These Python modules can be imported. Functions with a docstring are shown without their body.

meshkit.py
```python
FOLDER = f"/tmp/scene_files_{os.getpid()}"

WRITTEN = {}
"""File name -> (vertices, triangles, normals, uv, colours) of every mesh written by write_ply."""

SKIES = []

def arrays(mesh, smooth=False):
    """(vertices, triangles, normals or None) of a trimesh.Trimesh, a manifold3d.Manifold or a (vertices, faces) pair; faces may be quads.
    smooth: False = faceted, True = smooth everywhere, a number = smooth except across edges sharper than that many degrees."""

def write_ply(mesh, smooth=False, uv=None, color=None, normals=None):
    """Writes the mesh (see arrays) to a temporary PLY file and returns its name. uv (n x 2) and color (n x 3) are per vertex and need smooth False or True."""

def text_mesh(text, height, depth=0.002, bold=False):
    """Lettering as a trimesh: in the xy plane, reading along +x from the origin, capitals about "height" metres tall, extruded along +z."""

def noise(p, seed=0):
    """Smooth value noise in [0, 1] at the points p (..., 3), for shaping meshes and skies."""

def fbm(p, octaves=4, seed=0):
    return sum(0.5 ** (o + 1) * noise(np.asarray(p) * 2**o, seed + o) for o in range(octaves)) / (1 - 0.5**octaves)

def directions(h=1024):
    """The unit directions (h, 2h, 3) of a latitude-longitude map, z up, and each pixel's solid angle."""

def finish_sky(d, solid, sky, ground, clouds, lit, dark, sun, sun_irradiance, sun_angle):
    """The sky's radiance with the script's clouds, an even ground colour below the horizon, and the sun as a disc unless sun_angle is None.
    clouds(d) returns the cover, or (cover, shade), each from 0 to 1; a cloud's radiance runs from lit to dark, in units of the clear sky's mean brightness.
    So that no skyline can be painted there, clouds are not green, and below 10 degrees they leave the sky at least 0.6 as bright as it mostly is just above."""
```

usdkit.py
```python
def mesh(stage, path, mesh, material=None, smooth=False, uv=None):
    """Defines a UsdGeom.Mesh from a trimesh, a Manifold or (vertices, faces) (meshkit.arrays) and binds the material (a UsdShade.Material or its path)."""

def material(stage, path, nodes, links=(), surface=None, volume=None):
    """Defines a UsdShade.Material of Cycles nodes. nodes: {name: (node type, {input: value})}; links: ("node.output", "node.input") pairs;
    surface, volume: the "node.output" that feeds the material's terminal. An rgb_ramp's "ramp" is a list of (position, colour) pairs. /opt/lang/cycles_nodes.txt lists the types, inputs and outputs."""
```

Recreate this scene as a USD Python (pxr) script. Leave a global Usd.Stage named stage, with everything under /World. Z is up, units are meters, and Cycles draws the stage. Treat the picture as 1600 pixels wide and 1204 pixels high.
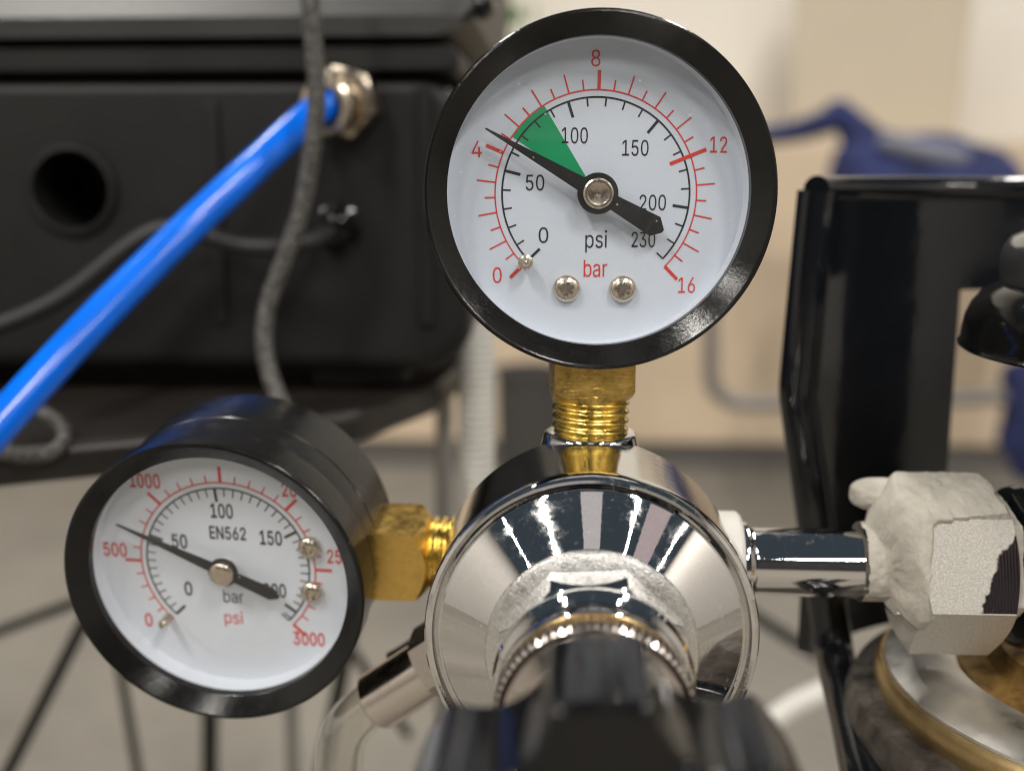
import math, random
import numpy as np
import trimesh
import manifold3d as m3
from manifold3d import Manifold, CrossSection
from shapely.geometry import Polygon, Point, LineString
from shapely.ops import unary_union
from shapely import affinity
from pxr import Usd, UsdGeom, UsdLux, UsdShade, Gf, Sdf
import usdkit, meshkit

random.seed(7); np.random.seed(7)
stage = Usd.Stage.CreateInMemory()
UsdGeom.SetStageUpAxis(stage, UsdGeom.Tokens.z)
UsdGeom.SetStageMetersPerUnit(stage, 1.0)
UsdGeom.Xform.Define(stage, '/World')
UsdGeom.Scope.Define(stage, '/World/Looks')

# ------------------------------------------------------------------ camera
# All measures below are millimetres from the lens, x right, y away, z up; H is the lens height above the carpet.
H = 620.0
F, CX, CY = 1715.0, 800.0, 602.0
PSI, PIT = math.radians(2.792), math.radians(10.311)
FWD = np.array([-math.sin(PSI) * math.cos(PIT), math.cos(PSI) * math.cos(PIT), -math.sin(PIT)])
RGT = np.array([math.cos(PSI), math.sin(PSI), 0.0])
UPV = np.cross(RGT, FWD)
ORIGIN = np.array([0, 0, H])
cam = UsdGeom.Camera.Define(stage, '/World/camera')
cam.CreateHorizontalApertureAttr(36.0); cam.CreateVerticalApertureAttr(36.0 * 1204 / 1600)
cam.CreateFocalLengthAttr(36.0 * F / 1600)
cam.CreateFStopAttr(10.6); cam.CreateFocusDistanceAttr(0.162)
cam.CreateClippingRangeAttr(Gf.Vec2f(0.005, 50))
cam.CreateExposureAttr(0.14)
M = Gf.Matrix4d(*RGT, 0, *UPV, 0, *(-FWD), 0, *(ORIGIN / 1000), 1)
cam.AddTransformOp().Set(M)

# ------------------------------------------------------------------ light: ceiling lamps of the room, dim even air above
dome = UsdLux.DomeLight.Define(stage, '/World/sky')
dome.GetPrim().SetCustomDataByKey('kind', 'structure')
dm = usdkit.material(stage, '/World/Looks/room_air', {'b': ('background_shader', {'color': (0.62, 0.82, 1.0), 'strength': 0.07})}, surface='b.background')
UsdShade.MaterialBindingAPI.Apply(dome.GetPrim()).Bind(dm)

def lamp(name, x, y, z, w, l, power, color=(1.0, 0.95, 0.88), yaw=0):
    L = UsdLux.RectLight.Define(stage, '/World/' + name)
    L.CreateWidthAttr(w); L.CreateHeightAttr(l); L.CreateIntensityAttr(power); L.CreateColorAttr(Gf.Vec3f(*color))
    L.AddTranslateOp().Set(Gf.Vec3d(x / 1000, y / 1000, (z + H) / 1000)); L.AddRotateZOp().Set(yaw)
LP = 80.0
lamp('ceiling_lamp', -1000, -1200, 1880, 0.03, 0.7, LP * 6.6)
lamp('ceiling_lamp_001', 1000, -1300, 1880, 0.03, 0.7, LP * 6.6)
lamp('ceiling_lamp_006', -2300, -1200, 1880, 0.04, 1.0, LP * 3.2)
lamp('ceiling_lamp_007', 2700, -1300, 1880, 0.04, 1.0, LP * 3.2)
lamp('ceiling_panel', 40, -900, 1880, 0.42, 1.8, 0.5, (1.0, 0.90, 0.86))
lamp('ceiling_panel_001', 1650, -1150, 1880, 0.7, 1.6, 0.45, (1.0, 0.76, 0.73))
lamp('ceiling_lamp_002', -1000, 1300, 1880, 0.11, 1.2, LP * 0.8)
lamp('ceiling_lamp_003', 1000, 1300, 1880, 0.11, 1.2, LP * 0.8)
lamp('ceiling_lamp_004', -1000, -3000, 1880, 0.11, 1.2, LP)
lamp('ceiling_lamp_005', 1000, -3000, 1880, 0.11, 1.2, LP)

# ------------------------------------------------------------------ scene helpers
USED = {}
def numbered(parent, name):
    k = USED.get((parent, name), -1) + 1
    USED[(parent, name)] = k
    return name if k == 0 else f'{name}_{k:03d}'
BASE = {}
def thing(name, label, cat, base, group=None):
    p = '/World/' + numbered('/World', name)
    x = UsdGeom.Xform.Define(stage, p)
    b = np.array(base, float)
    x.AddTranslateOp().Set(Gf.Vec3d(*((b + ORIGIN) / 1000)))
    o = x.GetPrim(); o.SetCustomDataByKey('label', label); o.SetCustomDataByKey('category', cat)
    if group: o.SetCustomDataByKey('group', group)
    BASE[p] = b
    return p
def tri(mesh):
    if hasattr(mesh, 'to_mesh'):
        m = mesh.to_mesh(); return trimesh.Trimesh(m.vert_properties[:, :3], m.tri_verts, process=False)
    return mesh
def part(parent, name, mesh, mat, smooth=32, label=None):
    """one Mesh prim; the mesh is given in mm from the lens"""
    p = parent + '/' + numbered(parent, name)
    b = BASE[parent]; BASE[p] = b
    mesh = tri(mesh).copy(); mesh.vertices = (np.asarray(mesh.vertices) - b) / 1000.0
    o = usdkit.mesh(stage, p, mesh, MAT[mat], smooth=smooth).GetPrim()
    if label: o.SetCustomDataByKey('label', label)
    return p
def single(name, mesh, mat, label=None, cat=None, kind=None, smooth=32, group=None):
    p = '/World/' + numbered('/World', name)
    mesh = tri(mesh).copy(); v = np.asarray(mesh.vertices)
    b = np.array([(v[:, 0].min() + v[:, 0].max()) / 2, (v[:, 1].min() + v[:, 1].max()) / 2, v[:, 2].min()])
    mesh.vertices = (v - b) / 1000.0
    g = usdkit.mesh(stage, p, mesh, MAT[mat], smooth=smooth)
    g.AddTranslateOp().Set(Gf.Vec3d(*((b + ORIGIN) / 1000)))
    o = g.GetPrim()
    for k, s in (('label', label), ('category', cat), ('kind', kind), ('group', group)):
        if s: o.SetCustomDataByKey(k, s)
    BASE[p] = b
    return p

# ------------------------------------------------------------------ mesh helpers (mm)
def cat(*ms): return trimesh.util.concatenate([tri(m) for m in ms])
def lathe(profile, n=96):
    """closed-ish surface of revolution about local z from (r, z) points"""
    pr = np.array(profile, float); t = np.linspace(0, 2 * np.pi, n, endpoint=False)
    v = np.stack([pr[:, None, 0] * np.cos(t), pr[:, None, 0] * np.sin(t), np.broadcast_to(pr[:, None, 1], (len(pr), n))], -1).reshape(-1, 3)
    f = []
    for i in range(len(pr) - 1):
        a = i * n + np.arange(n); b = i * n + (np.arange(n) + 1) % n
        f.append(np.stack([a, b, b + n], 1)); f.append(np.stack([a, b + n, a + n], 1))
    m = trimesh.Trimesh(v, np.vstack(f), process=False)
    m.merge_vertices(); m.update_faces(m.nondegenerate_faces()); m.remove_unreferenced_vertices()
    return m
def solid(profile, n=96):
    """solid of revolution (Manifold) from a closed (r, z) polygon"""
    p = np.array(profile, float)
    a = 0.5 * np.sum(p[:, 0] * np.roll(p[:, 1], -1) - np.roll(p[:, 0], -1) * p[:, 1])
    if a < 0: p = p[::-1]
    return Manifold.revolve(CrossSection([p.tolist()]), n)
def tf(mesh, o, x, y, z):
    m = tri(mesh).copy(); A = np.array([x, y, z], float)
    m.vertices = np.asarray(m.vertices) @ A + np.array(o, float)
    if np.linalg.det(A) < 0: m.invert()
    return m
X, Y, Z = np.eye(3)
def ax(mesh, o, d, roll=0.0):
    """put local z along d at o"""
    z = np.array(d, float); z /= np.linalg.norm(z)
    x = np.cross([0, 0, 1.0], z)
    x = X if np.linalg.norm(x) < 1e-6 else x / np.linalg.norm(x)
    y = np.cross(z, x); c, s = math.cos(roll), math.sin(roll)
    return tf(mesh, o, c * x + s * y, -s * x + c * y, z)
def extr(poly, h, z0=0.0):
    gs = [g for g in getattr(poly, 'geoms', [poly]) if g.area > 1e-6]
    m = trimesh.util.concatenate([trimesh.creation.extrude_polygon(g, h, engine='earcut') for g in gs])
    m.apply_translation([0, 0, z0]); return m
def stack_extr(poly, h, r, k=2):
    """thin polygon extruded along z, its rims stepped in"""
    m = extr(poly.buffer(-r), h)
    return cat(m, extr(poly, h - 2 * r, r))
def bevel_extr(poly, h, r, k=4, step=0.6):
    """polygon (corners rounder than r) extruded along z, with edges rounded to radius r: rings moved in along the outline's normals"""
    ls = poly.exterior; step = min(step, ls.length / 60)
    co = np.array(ls.coords)[:-1]
    if not ls.is_ccw: co = co[::-1]
    pts = []
    for i in range(len(co)):
        p, q = co[i], co[(i + 1) % len(co)]; d = np.linalg.norm(q - p)
        if d < 1e-7: continue
        m = max(1, int(math.ceil(d / (step * 4))))
        pts += [p + (q - p) * j / m for j in range(m)]
    keep = [pts[0]]
    for q in pts[1:]:
        if np.linalg.norm(q - keep[-1]) > 0.05 and np.linalg.norm(q - pts[0]) > 0.05: keep.append(q)
    p = np.array(keep); n = len(p)
    e = np.roll(p, -1, 0) - p; e /= np.linalg.norm(e, axis=1, keepdims=True)
    en = np.stack([-e[:, 1], e[:, 0]], 1); nn = en + np.roll(en, 1, 0); nn /= np.linalg.norm(nn, axis=1, keepdims=True)
    nn /= np.clip(np.sum(nn * en, 1), 0.6, 1)[:, None]
    rings = []
    for a in np.linspace(0, math.pi / 2, k + 1): rings.append((r * (1 - math.sin(a)), r * (1 - math.cos(a))))
    rings += [(i_, h - z_) for i_, z_ in rings[::-1]]
    v = np.vstack([np.c_[p + nn * i_, np.full(n, z_)] for i_, z_ in rings]); f = []
    for j in range(len(rings) - 1):
        a = j * n + np.arange(n); b = j * n + (np.arange(n) + 1) % n
        f += [np.stack([a, b, b + n], 1), np.stack([a, b + n, a + n], 1)]
    tv, tf_ = trimesh.creation.triangulate_polygon(Polygon(p), engine='earcut')
    from scipy.spatial import cKDTree
    idx = cKDTree(p).query(tv)[1]; cap = idx[tf_]
    A = v[cap]; s_ = (A[:, 1, 0] - A[:, 0, 0]) * (A[:, 2, 1] - A[:, 0, 1]) - (A[:, 1, 1] - A[:, 0, 1]) * (A[:, 2, 0] - A[:, 0, 0])
    if s_.sum() < 0: cap = cap[:, ::-1]
    f += [cap[:, ::-1], cap + (len(rings) - 1) * n]
    return Manifold(m3.Mesh(v.astype(np.float32), np.vstack(f).astype(np.uint32)))
def smooth_path(pts, n=80):
    p = np.array(pts, float); t = np.r_[0, np.cumsum(np.linalg.norm(np.diff(p, axis=0), axis=1) ** 0.5)]
    from scipy.interpolate import CubicSpline
    return CubicSpline(t, p)(np.linspace(0, t[-1], n))
def densify(pts, k=6):
    p = np.array(pts, float); t = np.arange(len(p)); q = np.linspace(0, len(p) - 1, (len(p) - 1) * k + 1)
    d = np.stack([np.interp(q, t, p[:, i]) for i in range(3)], 1)
    for _ in range(2): d[1:-1] = 0.25 * d[:-2] + 0.5 * d[1:-1] + 0.25 * d[2:]
    return d
def tube(path, r, n=20, cap=True, wobble=None, flat=None):
    p = np.array(path, float); r = np.broadcast_to(np.array(r, float), (len(p),))
    tg = np.gradient(p, axis=0); tg /= np.linalg.norm(tg, axis=1, keepdims=True)
    u = np.cross(tg[0], [0.13, 0.9, 0.31]); u /= np.linalg.norm(u)
    rings = []
    th = np.linspace(0, 2 * np.pi, n, endpoint=False)
    for i in range(len(p)):
        u = u - tg[i] * (u @ tg[i]); u /= np.linalg.norm(u); w = np.cross(tg[i], u)
        rings.append(p[i] + r[i] * (np.cos(th)[:, None] * u + np.sin(th)[:, None] * w))
    v = np.vstack(rings); f = []
    for i in range(len(p) - 1):
        a = i * n + np.arange(n); b = i * n + (np.arange(n) + 1) % n
        f += [np.stack([a, b, b + n], 1), np.stack([a, b + n, a + n], 1)]
    f = np.vstack(f)
    if cap:
        v = np.vstack([v, p[0], p[-1]]); c0, c1 = len(v) - 2, len(v) - 1
        a = np.arange(n); b = (a + 1) % n; e = (len(p) - 1) * n
        f = np.vstack([f, np.stack([b, a, np.full(n, c0)], 1), np.stack([a + e, b + e, np.full(n, c1)], 1)])
    return trimesh.Trimesh(v, f, process=False)
def thread(r0, h, pitch, L, n=96, per=8, taper=0.0):
    """helical thread about z, from z=0 to L"""
    m = int(L / pitch * per) + 1
    zz = np.linspace(0, L, m); th = np.linspace(0, 2 * np.pi, n + 1)
    T, ZZ = np.meshgrid(th, zz)
    ph = (ZZ / pitch + T / (2 * np.pi)) % 1.0
    rr = r0 - h * np.clip(np.abs(2 * ph - 1) * 1.25 - 0.12, 0, 1) - taper * ZZ
    rr[0] = np.minimum(rr[0], r0 - h); rr[-1] = np.minimum(rr[-1], r0 - h - taper * L)
    v = np.stack([rr * np.cos(T), rr * np.sin(T), ZZ], -1).reshape(-1, 3)
    w = n + 1; f = []
    for i in range(m - 1):
        a = i * w + np.arange(n); f += [np.stack([a, a + 1, a + 1 + w], 1), np.stack([a, a + 1 + w, a + w], 1)]
    return trimesh.Trimesh(v, np.vstack(f), process=False)
def rbox(x0, x1, y0, y1, z0, z1, r=1.0, n=16):
    s = Manifold.sphere(r, n)
    return Manifold.batch_hull([s.translate([x, y, z]) for x in (x0 + r, x1 - r) for y in (y0 + r, y1 - r) for z in (z0 + r, z1 - r)])
def rbox2(x0, x1, y0, y1, z0, z1, rv, rb=1.5):
    """box with corners of radius rv in the xz view and edges rb"""
    g = Polygon([(x0, z0), (x1, z0), (x1, z1), (x0, z1)]).buffer(-rv).buffer(rv, quad_segs=10)
    m = bevel_extr(g, y1 - y0, rb)
    return Manifold(m3.Mesh(np.asarray(m.to_mesh().vert_properties[:, :3])[:, [0, 2, 1]].astype(np.float32) * np.array([1, 1, 1], np.float32) + np.array([0, y0, 0], np.float32), np.asarray(m.to_mesh().tri_verts)[:, ::-1].copy()))
def at(u, v, y=None, z=None):
    """the point on the plane y (or z) = given seen at a measured direction of the photograph"""
    d = FWD + (u - CX) / F * RGT - (v - CY) / F * UPV
    return d * (y / d[1]) if y is not None else d * (z / d[2])
def hexpoly(af, rot=0.0, k=6):
    R = af / 2 / math.cos(math.pi / k)
    return [(R * math.cos(2 * math.pi * i / k + rot + math.pi / k), R * math.sin(2 * math.pi * i / k + rot + math.pi / k)) for i in range(k)]
def hexnut(af, L, k=6, rot=0.0, ch0=True, ch1=True, ang=0.5, over=0.985):
    """prism about z with conical chamfers at its ends"""
    m = Manifold.extrude(CrossSection([hexpoly(af, rot, k)]), L)
    R = af / 2 / math.cos(math.pi / k) + 0.05; r = af / 2 * over; d = (R - r) * ang
    pr = [(0, 0)] + ([(r, 0), (R, d)] if ch0 else [(R + 1, 0)]) + ([(R, L - d), (r, L)] if ch1 else [(R + 1, L)]) + [(0, L)]
    return m ^ solid(pr, 128)

# ------------------------------------------------------------------ materials
MAT = {}
def mat(name, nodes, links=(), surface='p.BSDF'):
    MAT[name] = usdkit.material(stage, '/World/Looks/' + name, nodes, links, surface=surface)
def simple(name, color, rough=0.5, metal=0.0, bump=None, var=0.0, vscale=200, rvar=0.0, rscale=300, **kw):
    """principled with noise: colour variation, roughness variation and fine relief, all in object space (metres)"""
    nodes = {'tc': ('texture_coordinate', {}), 'p': ('principled_bsdf', {'base_color': color, 'roughness': rough, 'metallic': metal, **kw})}
    links = []
    if var:
        nodes['n1'] = ('noise_texture', {'scale': vscale, 'detail': 5, 'roughness': 0.6})
        nodes['r1'] = ('rgb_ramp', {'ramp': [(0.3, tuple(c * (1 - var) for c in color)), (0.7, tuple(min(1, c * (1 + var)) for c in color))]})
        links += [('tc.object', 'n1.vector'), ('n1.fac', 'r1.fac'), ('r1.color', 'p.base_color')]
    if rvar:
        nodes['n2'] = ('noise_texture', {'scale': rscale, 'detail': 6, 'roughness': 0.65})
        nodes['m2'] = ('map_range', {'from_min': 0.4, 'from_max': 0.75, 'to_min': rough, 'to_max': rough + rvar, 'clamp': True})
        links += [('tc.object', 'n2.vector'), ('n2.fac', 'm2.value'), ('m2.result', 'p.roughness')]
    if bump:
        sc, st, dist = bump
        nodes['n3'] = ('noise_texture', {'scale': sc, 'detail': 4, 'roughness': 0.6})
        nodes['b'] = ('bump', {'strength': st, 'distance': dist})
        links += [('tc.object', 'n3.vector'), ('n3.fac', 'b.height'), ('b.normal', 'p.normal')]
    mat(name, nodes, links)

simple('bezel_black', (0.006, 0.0058, 0.0056), 0.16, specular_ior_level=0.34, bump=(1500, 0.16, 0.0002), rvar=0.07, rscale=400)
simple('case_black', (0.008, 0.008, 0.008), 0.18, specular_ior_level=0.3, rvar=0.12, rscale=200)
simple('dial_white', (0.56, 0.605, 0.68), 0.45)
simple('dial_white_plain', (0.64, 0.67, 0.72), 0.45)
simple('print_red', (0.58, 0.035, 0.025), 0.5)
simple('print_black', (0.012, 0.012, 0.014), 0.5)
simple('print_green', (0.0, 0.27, 0.10), 0.5)
simple('pointer_black', (0.010, 0.010, 0.010), 0.42)
simple('nickel', (0.60, 0.52, 0.42), 0.2, 1.0, rvar=0.2, rscale=900)
simple('white_plastic', (0.60, 0.59, 0.55), 0.35)
simple('black_plastic', (0.005, 0.005, 0.005), 0.08, specular_ior_level=0.36, rvar=0.10, rscale=300, bump=(500, 0.02, 0.0003))
simple('black_enamel', (0.006, 0.007, 0.009), 0.07, rvar=0.10, rscale=120, bump=(90, 0.10, 0.001))
simple('hard_black', (0.009, 0.0087, 0.0084), 0.5, specular_ior_level=0.3, bump=(900, 0.35, 0.0005), var=0.3, vscale=40)
simple('lid_black', (0.018, 0.0175, 0.0165), 0.5, bump=(700, 0.3, 0.0006), var=0.25, vscale=30)
simple('bin_grey', (0.05, 0.047, 0.043), 0.7)
simple('rubber_black', (0.02, 0.02, 0.02), 0.55)
simple('dark_wood', (0.016, 0.013, 0.011), 0.42, var=0.35, vscale=30)
simple('black_metal', (0.012, 0.012, 0.011), 0.4)
simple('grey_metal', (0.22, 0.21, 0.20), 0.4, 0.3)
simple('plated_dark', (0.30, 0.30, 0.30), 0.18, 0.9)
simple('tan_board', (0.66, 0.53, 0.385), 0.55, var=0.06, vscale=6)
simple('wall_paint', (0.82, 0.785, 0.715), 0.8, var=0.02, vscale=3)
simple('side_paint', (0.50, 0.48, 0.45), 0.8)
simple('dark_drape', (0.035, 0.035, 0.04), 0.9)
simple('panel_cloth', (0.54, 0.475, 0.37), 0.9, var=0.03, vscale=5)
simple('navy_cloth', (0.018, 0.026, 0.10), 0.85, var=0.5, vscale=14, bump=(60, 0.5, 0.01))
simple('grey_cloth', (0.20, 0.21, 0.26), 0.9)
simple('leaf', (0.07, 0.20, 0.03), 0.5, var=0.4, vscale=25)
simple('terracotta', (0.30, 0.27, 0.24), 0.7)
simple('blue_tube', (0.0, 0.14, 0.78), 0.16, var=0.12, vscale=90)
simple('putty', (0.39, 0.365, 0.315), 0.75, var=0.14, vscale=260, bump=(500, 0.5, 0.0007))
simple('dirty_steel', (0.085, 0.075, 0.065), 0.42, 0.5, var=0.75, vscale=160, rvar=0.3, rscale=300, bump=(260, 0.3, 0.001))
simple('dirty_brass', (0.30, 0.18, 0.055), 0.42, 0.75, var=0.75, vscale=190, rvar=0.35, rscale=260, bump=(700, 0.35, 0.0006))
simple('ring_brass', (0.42, 0.30, 0.14), 0.35, 0.9, var=0.3, vscale=120)
simple('worn_aluminium', (0.72, 0.70, 0.66), 0.36, 1.0, var=0.14, vscale=90, rvar=0.15, rscale=180, bump=(300, 0.07, 0.0005))
simple('plated', (0.66, 0.60, 0.55), 0.14, 1.0, rvar=0.1)
# polished chrome with greasy smudges and tiny pits
mat('chrome', {
    'tc': ('texture_coordinate', {}),
    'n': ('noise_texture', {'scale': 150, 'detail': 7, 'roughness': 0.72, 'distortion': 0.4}),
    'm': ('map_range', {'from_min': 0.50, 'from_max': 0.75, 'to_min': 0.012, 'to_max': 0.16, 'clamp': True}),
    'n2': ('noise_texture', {'scale': 2600, 'detail': 3}),
    'n3': ('noise_texture', {'scale': 900, 'detail': 5, 'roughness': 0.75}),
    'am': ('math', {'math_type': 'multiply_add', 'value2': 0.45}),
    'd': ('map_range', {'from_min': 0.83, 'from_max': 1.0, 'to_min': 0.0, 'to_max': 0.45, 'clamp': True}),
    'c': ('rgb_ramp', {'ramp': [(0.0, (0.64, 0.64, 0.65)), (0.66, (0.74, 0.73, 0.72)), (0.80, (0.86, 0.86, 0.86))]}),
    'b': ('bump', {'strength': 0.012, 'distance': 0.0002}),
    'df': ('diffuse_bsdf', {'color': (0.55, 0.53, 0.50)}), 'mx': ('mix_closure', {}),
    'p': ('principled_bsdf', {'metallic': 1.0}),
}, [('tc.object', 'n.vector'), ('tc.object', 'n2.vector'), ('tc.object', 'n3.vector'), ('n.fac', 'm.value'), ('m.result', 'p.roughness'), ('n2.fac', 'c.fac'), ('c.color', 'p.base_color'), ('n2.fac', 'b.height'), ('b.normal', 'p.normal'),
    ('n.fac', 'am.value1'), ('n3.fac', 'am.value3'), ('am.value', 'd.value'), ('d.result', 'mx.fac'), ('p.BSDF', 'mx.closure1'), ('df.BSDF', 'mx.closure2')], surface='mx.closure')
mat('chrome_turned', {
    'tc': ('texture_coordinate', {}), 'mp': ('mapping', {'scale': (6, 5200, 6)}),
    'n': ('noise_texture', {'scale': 1.0, 'detail': 3}), 'n2': ('noise_texture', {'scale': 700, 'detail': 6, 'roughness': 0.75}),
    'm': ('map_range', {'from_min': 0.5, 'from_max': 0.75, 'to_min': 0.03, 'to_max': 0.16, 'clamp': True}),
    'b': ('bump', {'strength': 0.10, 'distance': 0.0001}), 'p': ('principled_bsdf', {'metallic': 1.0, 'base_color': (0.72, 0.72, 0.72)})},
    [('tc.object', 'mp.vector'), ('mp.vector', 'n.vector'), ('tc.object', 'n2.vector'), ('n2.fac', 'm.value'), ('m.result', 'p.roughness'), ('n.fac', 'b.height'), ('b.normal', 'p.normal')])
# cast, satin chrome with sparkle
simple('satin_chrome', (0.70, 0.69, 0.67), 0.28, 1.0, rvar=0.2, rscale=900, bump=(2200, 0.5, 0.0002))
# brass with machining marks
def brass(name, col, rough, st):
    mat(name, {
        'tc': ('texture_coordinate', {}), 'mp': ('mapping', {'scale': (300, 300, 2600)}),
        'n': ('noise_texture', {'scale': 1.0, 'detail': 4, 'roughness': 0.6}),
        'n2': ('noise_texture', {'scale': 420, 'detail': 5, 'roughness': 0.65}),
        'c': ('rgb_ramp', {'ramp': [(0.25, tuple(q * 0.8 for q in col)), (0.55, col), (0.8, tuple(min(1, q * 1.12) for q in col))]}),
        'm': ('map_range', {'from_min': 0.35, 'from_max': 0.7, 'to_min': rough, 'to_max': rough + 0.18, 'clamp': True}),
        'b': ('bump', {'strength': st, 'distance': 0.0002}), 'p': ('principled_bsdf', {'metallic': 1.0})},
        [('tc.object', 'mp.vector'), ('mp.vector', 'n.vector'), ('tc.object', 'n2.vector'), ('n2.fac', 'c.fac'), ('c.color', 'p.base_color'),
         ('n2.fac', 'm.value'), ('m.result', 'p.roughness'), ('n.fac', 'b.height'), ('b.normal', 'p.normal')])
brass('brass', (0.72, 0.47, 0.13), 0.24, 0.35)
brass('brass_thread', (0.86, 0.60, 0.14), 0.13, 0.08)
# nickel nut: powdery pale coat that stops along a ragged line, machined dark metal beyond
mat('coated_nut', {
    'tc': ('texture_coordinate', {}), 'sx': ('separate_xyz', {}),
    'n': ('noise_texture', {'scale': 220, 'detail': 5}), 'g': ('noise_texture', {'scale': 3800, 'detail': 4, 'roughness': 0.7}),
    'w': ('math', {'math_type': 'multiply_add', 'value2': 0.006, 'value3': 0.0}),
    'z': ('math', {'math_type': 'multiply', 'value2': -0.5}),
    's0': ('math', {'math_type': 'add'}), 's': ('math', {'math_type': 'add'}),
    'zg': ('math', {'math_type': 'greater_than', 'value2': 0.0209}), 'kk': ('math', {'math_type': 'multiply'}),
    'k': ('map_range', {'from_min': 0.0530, 'from_max': 0.0534, 'to_min': 0.0, 'to_max': 1.0, 'clamp': True}),
    'gc': ('rgb_ramp', {'ramp': [(0.3, (0.34, 0.32, 0.29)), (0.5, (0.46, 0.44, 0.40)), (0.72, (0.66, 0.63, 0.58))]}),
    'wv': ('wave_texture', {'wave_type': 'bands', 'bands_direction': 'x', 'scale': 640, 'distortion': 0.4}),
    'gb': ('bump', {'strength': 0.25, 'distance': 0.0002}), 'wb': ('bump', {'strength': 0.6, 'distance': 0.0003}),
    'p': ('principled_bsdf', {'roughness': 0.45, 'metallic': 0.55}),
    'q': ('principled_bsdf', {'roughness': 0.2, 'metallic': 1.0, 'base_color': (0.085, 0.07, 0.08)}),
    'mx': ('mix_closure', {})},
    [('tc.object', 'sx.vector'), ('tc.object', 'n.vector'), ('tc.object', 'g.vector'), ('tc.object', 'wv.vector'), ('n.fac', 'w.value1'), ('sx.z', 'z.value1'),
     ('w.value', 's0.value1'), ('z.value', 's0.value2'), ('s0.value', 's.value1'), ('sx.x', 's.value2'), ('s.value', 'k.value'),
     ('g.fac', 'gc.fac'), ('gc.color', 'p.base_color'), ('g.fac', 'gb.height'), ('gb.normal', 'p.normal'), ('wv.fac', 'wb.height'), ('wb.normal', 'q.normal'),
     ('p.BSDF', 'mx.closure1'), ('q.BSDF', 'mx.closure2'), ('sx.z', 'zg.value1'), ('k.result', 'kk.value1'), ('zg.value', 'kk.value2'), ('kk.value', 'mx.fac')], surface='mx.closure')
# gauge window: light passes, a little mirror
mat('clear_lens', {'t': ('transparent_bsdf', {'color': (0.97, 0.98, 0.99)}), 'g': ('glossy_bsdf', {'color': (1, 1, 1), 'roughness': 0.015}),
                   'f': ('layer_weight', {'blend': 0.5}), 'pw': ('math', {'math_type': 'power', 'value2': 5.0}), 'ma': ('math', {'math_type': 'multiply_add', 'value2': 0.9, 'value3': 0.045}), 'm': ('mix_closure', {}),
                   'tc': ('texture_coordinate', {}), 'v': ('voronoi_texture', {'scale': 420}), 'dk': ('map_range', {'from_min': 0.03, 'from_max': 0.09, 'to_min': 0.45, 'to_max': 0.0, 'clamp': True}),
                   'sn': ('noise_texture', {'scale': 60, 'detail': 6, 'roughness': 0.7, 'distortion': 1.0}), 'sk': ('map_range', {'from_min': 0.45, 'from_max': 0.8, 'to_min': 0.0, 'to_max': 0.07, 'clamp': True}),
                   'du': ('math', {'math_type': 'add'}), 'df': ('diffuse_bsdf', {'color': (0.6, 0.6, 0.6)}), 'm2': ('mix_closure', {})},
    [('tc.object', 'v.vector'), ('tc.object', 'sn.vector'), ('v.distance', 'dk.value'), ('sn.fac', 'sk.value'), ('dk.result', 'du.value1'), ('sk.result', 'du.value2'), ('du.value', 'm2.fac'), ('m.closure', 'm2.closure1'), ('df.BSDF', 'm2.closure2'),
     ('f.facing', 'pw.value1'), ('pw.value', 'ma.value1'), ('ma.value', 'm.fac'), ('t.BSDF', 'm.closure1'), ('g.BSDF', 'm.closure2')], surface='m2.closure')
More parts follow.
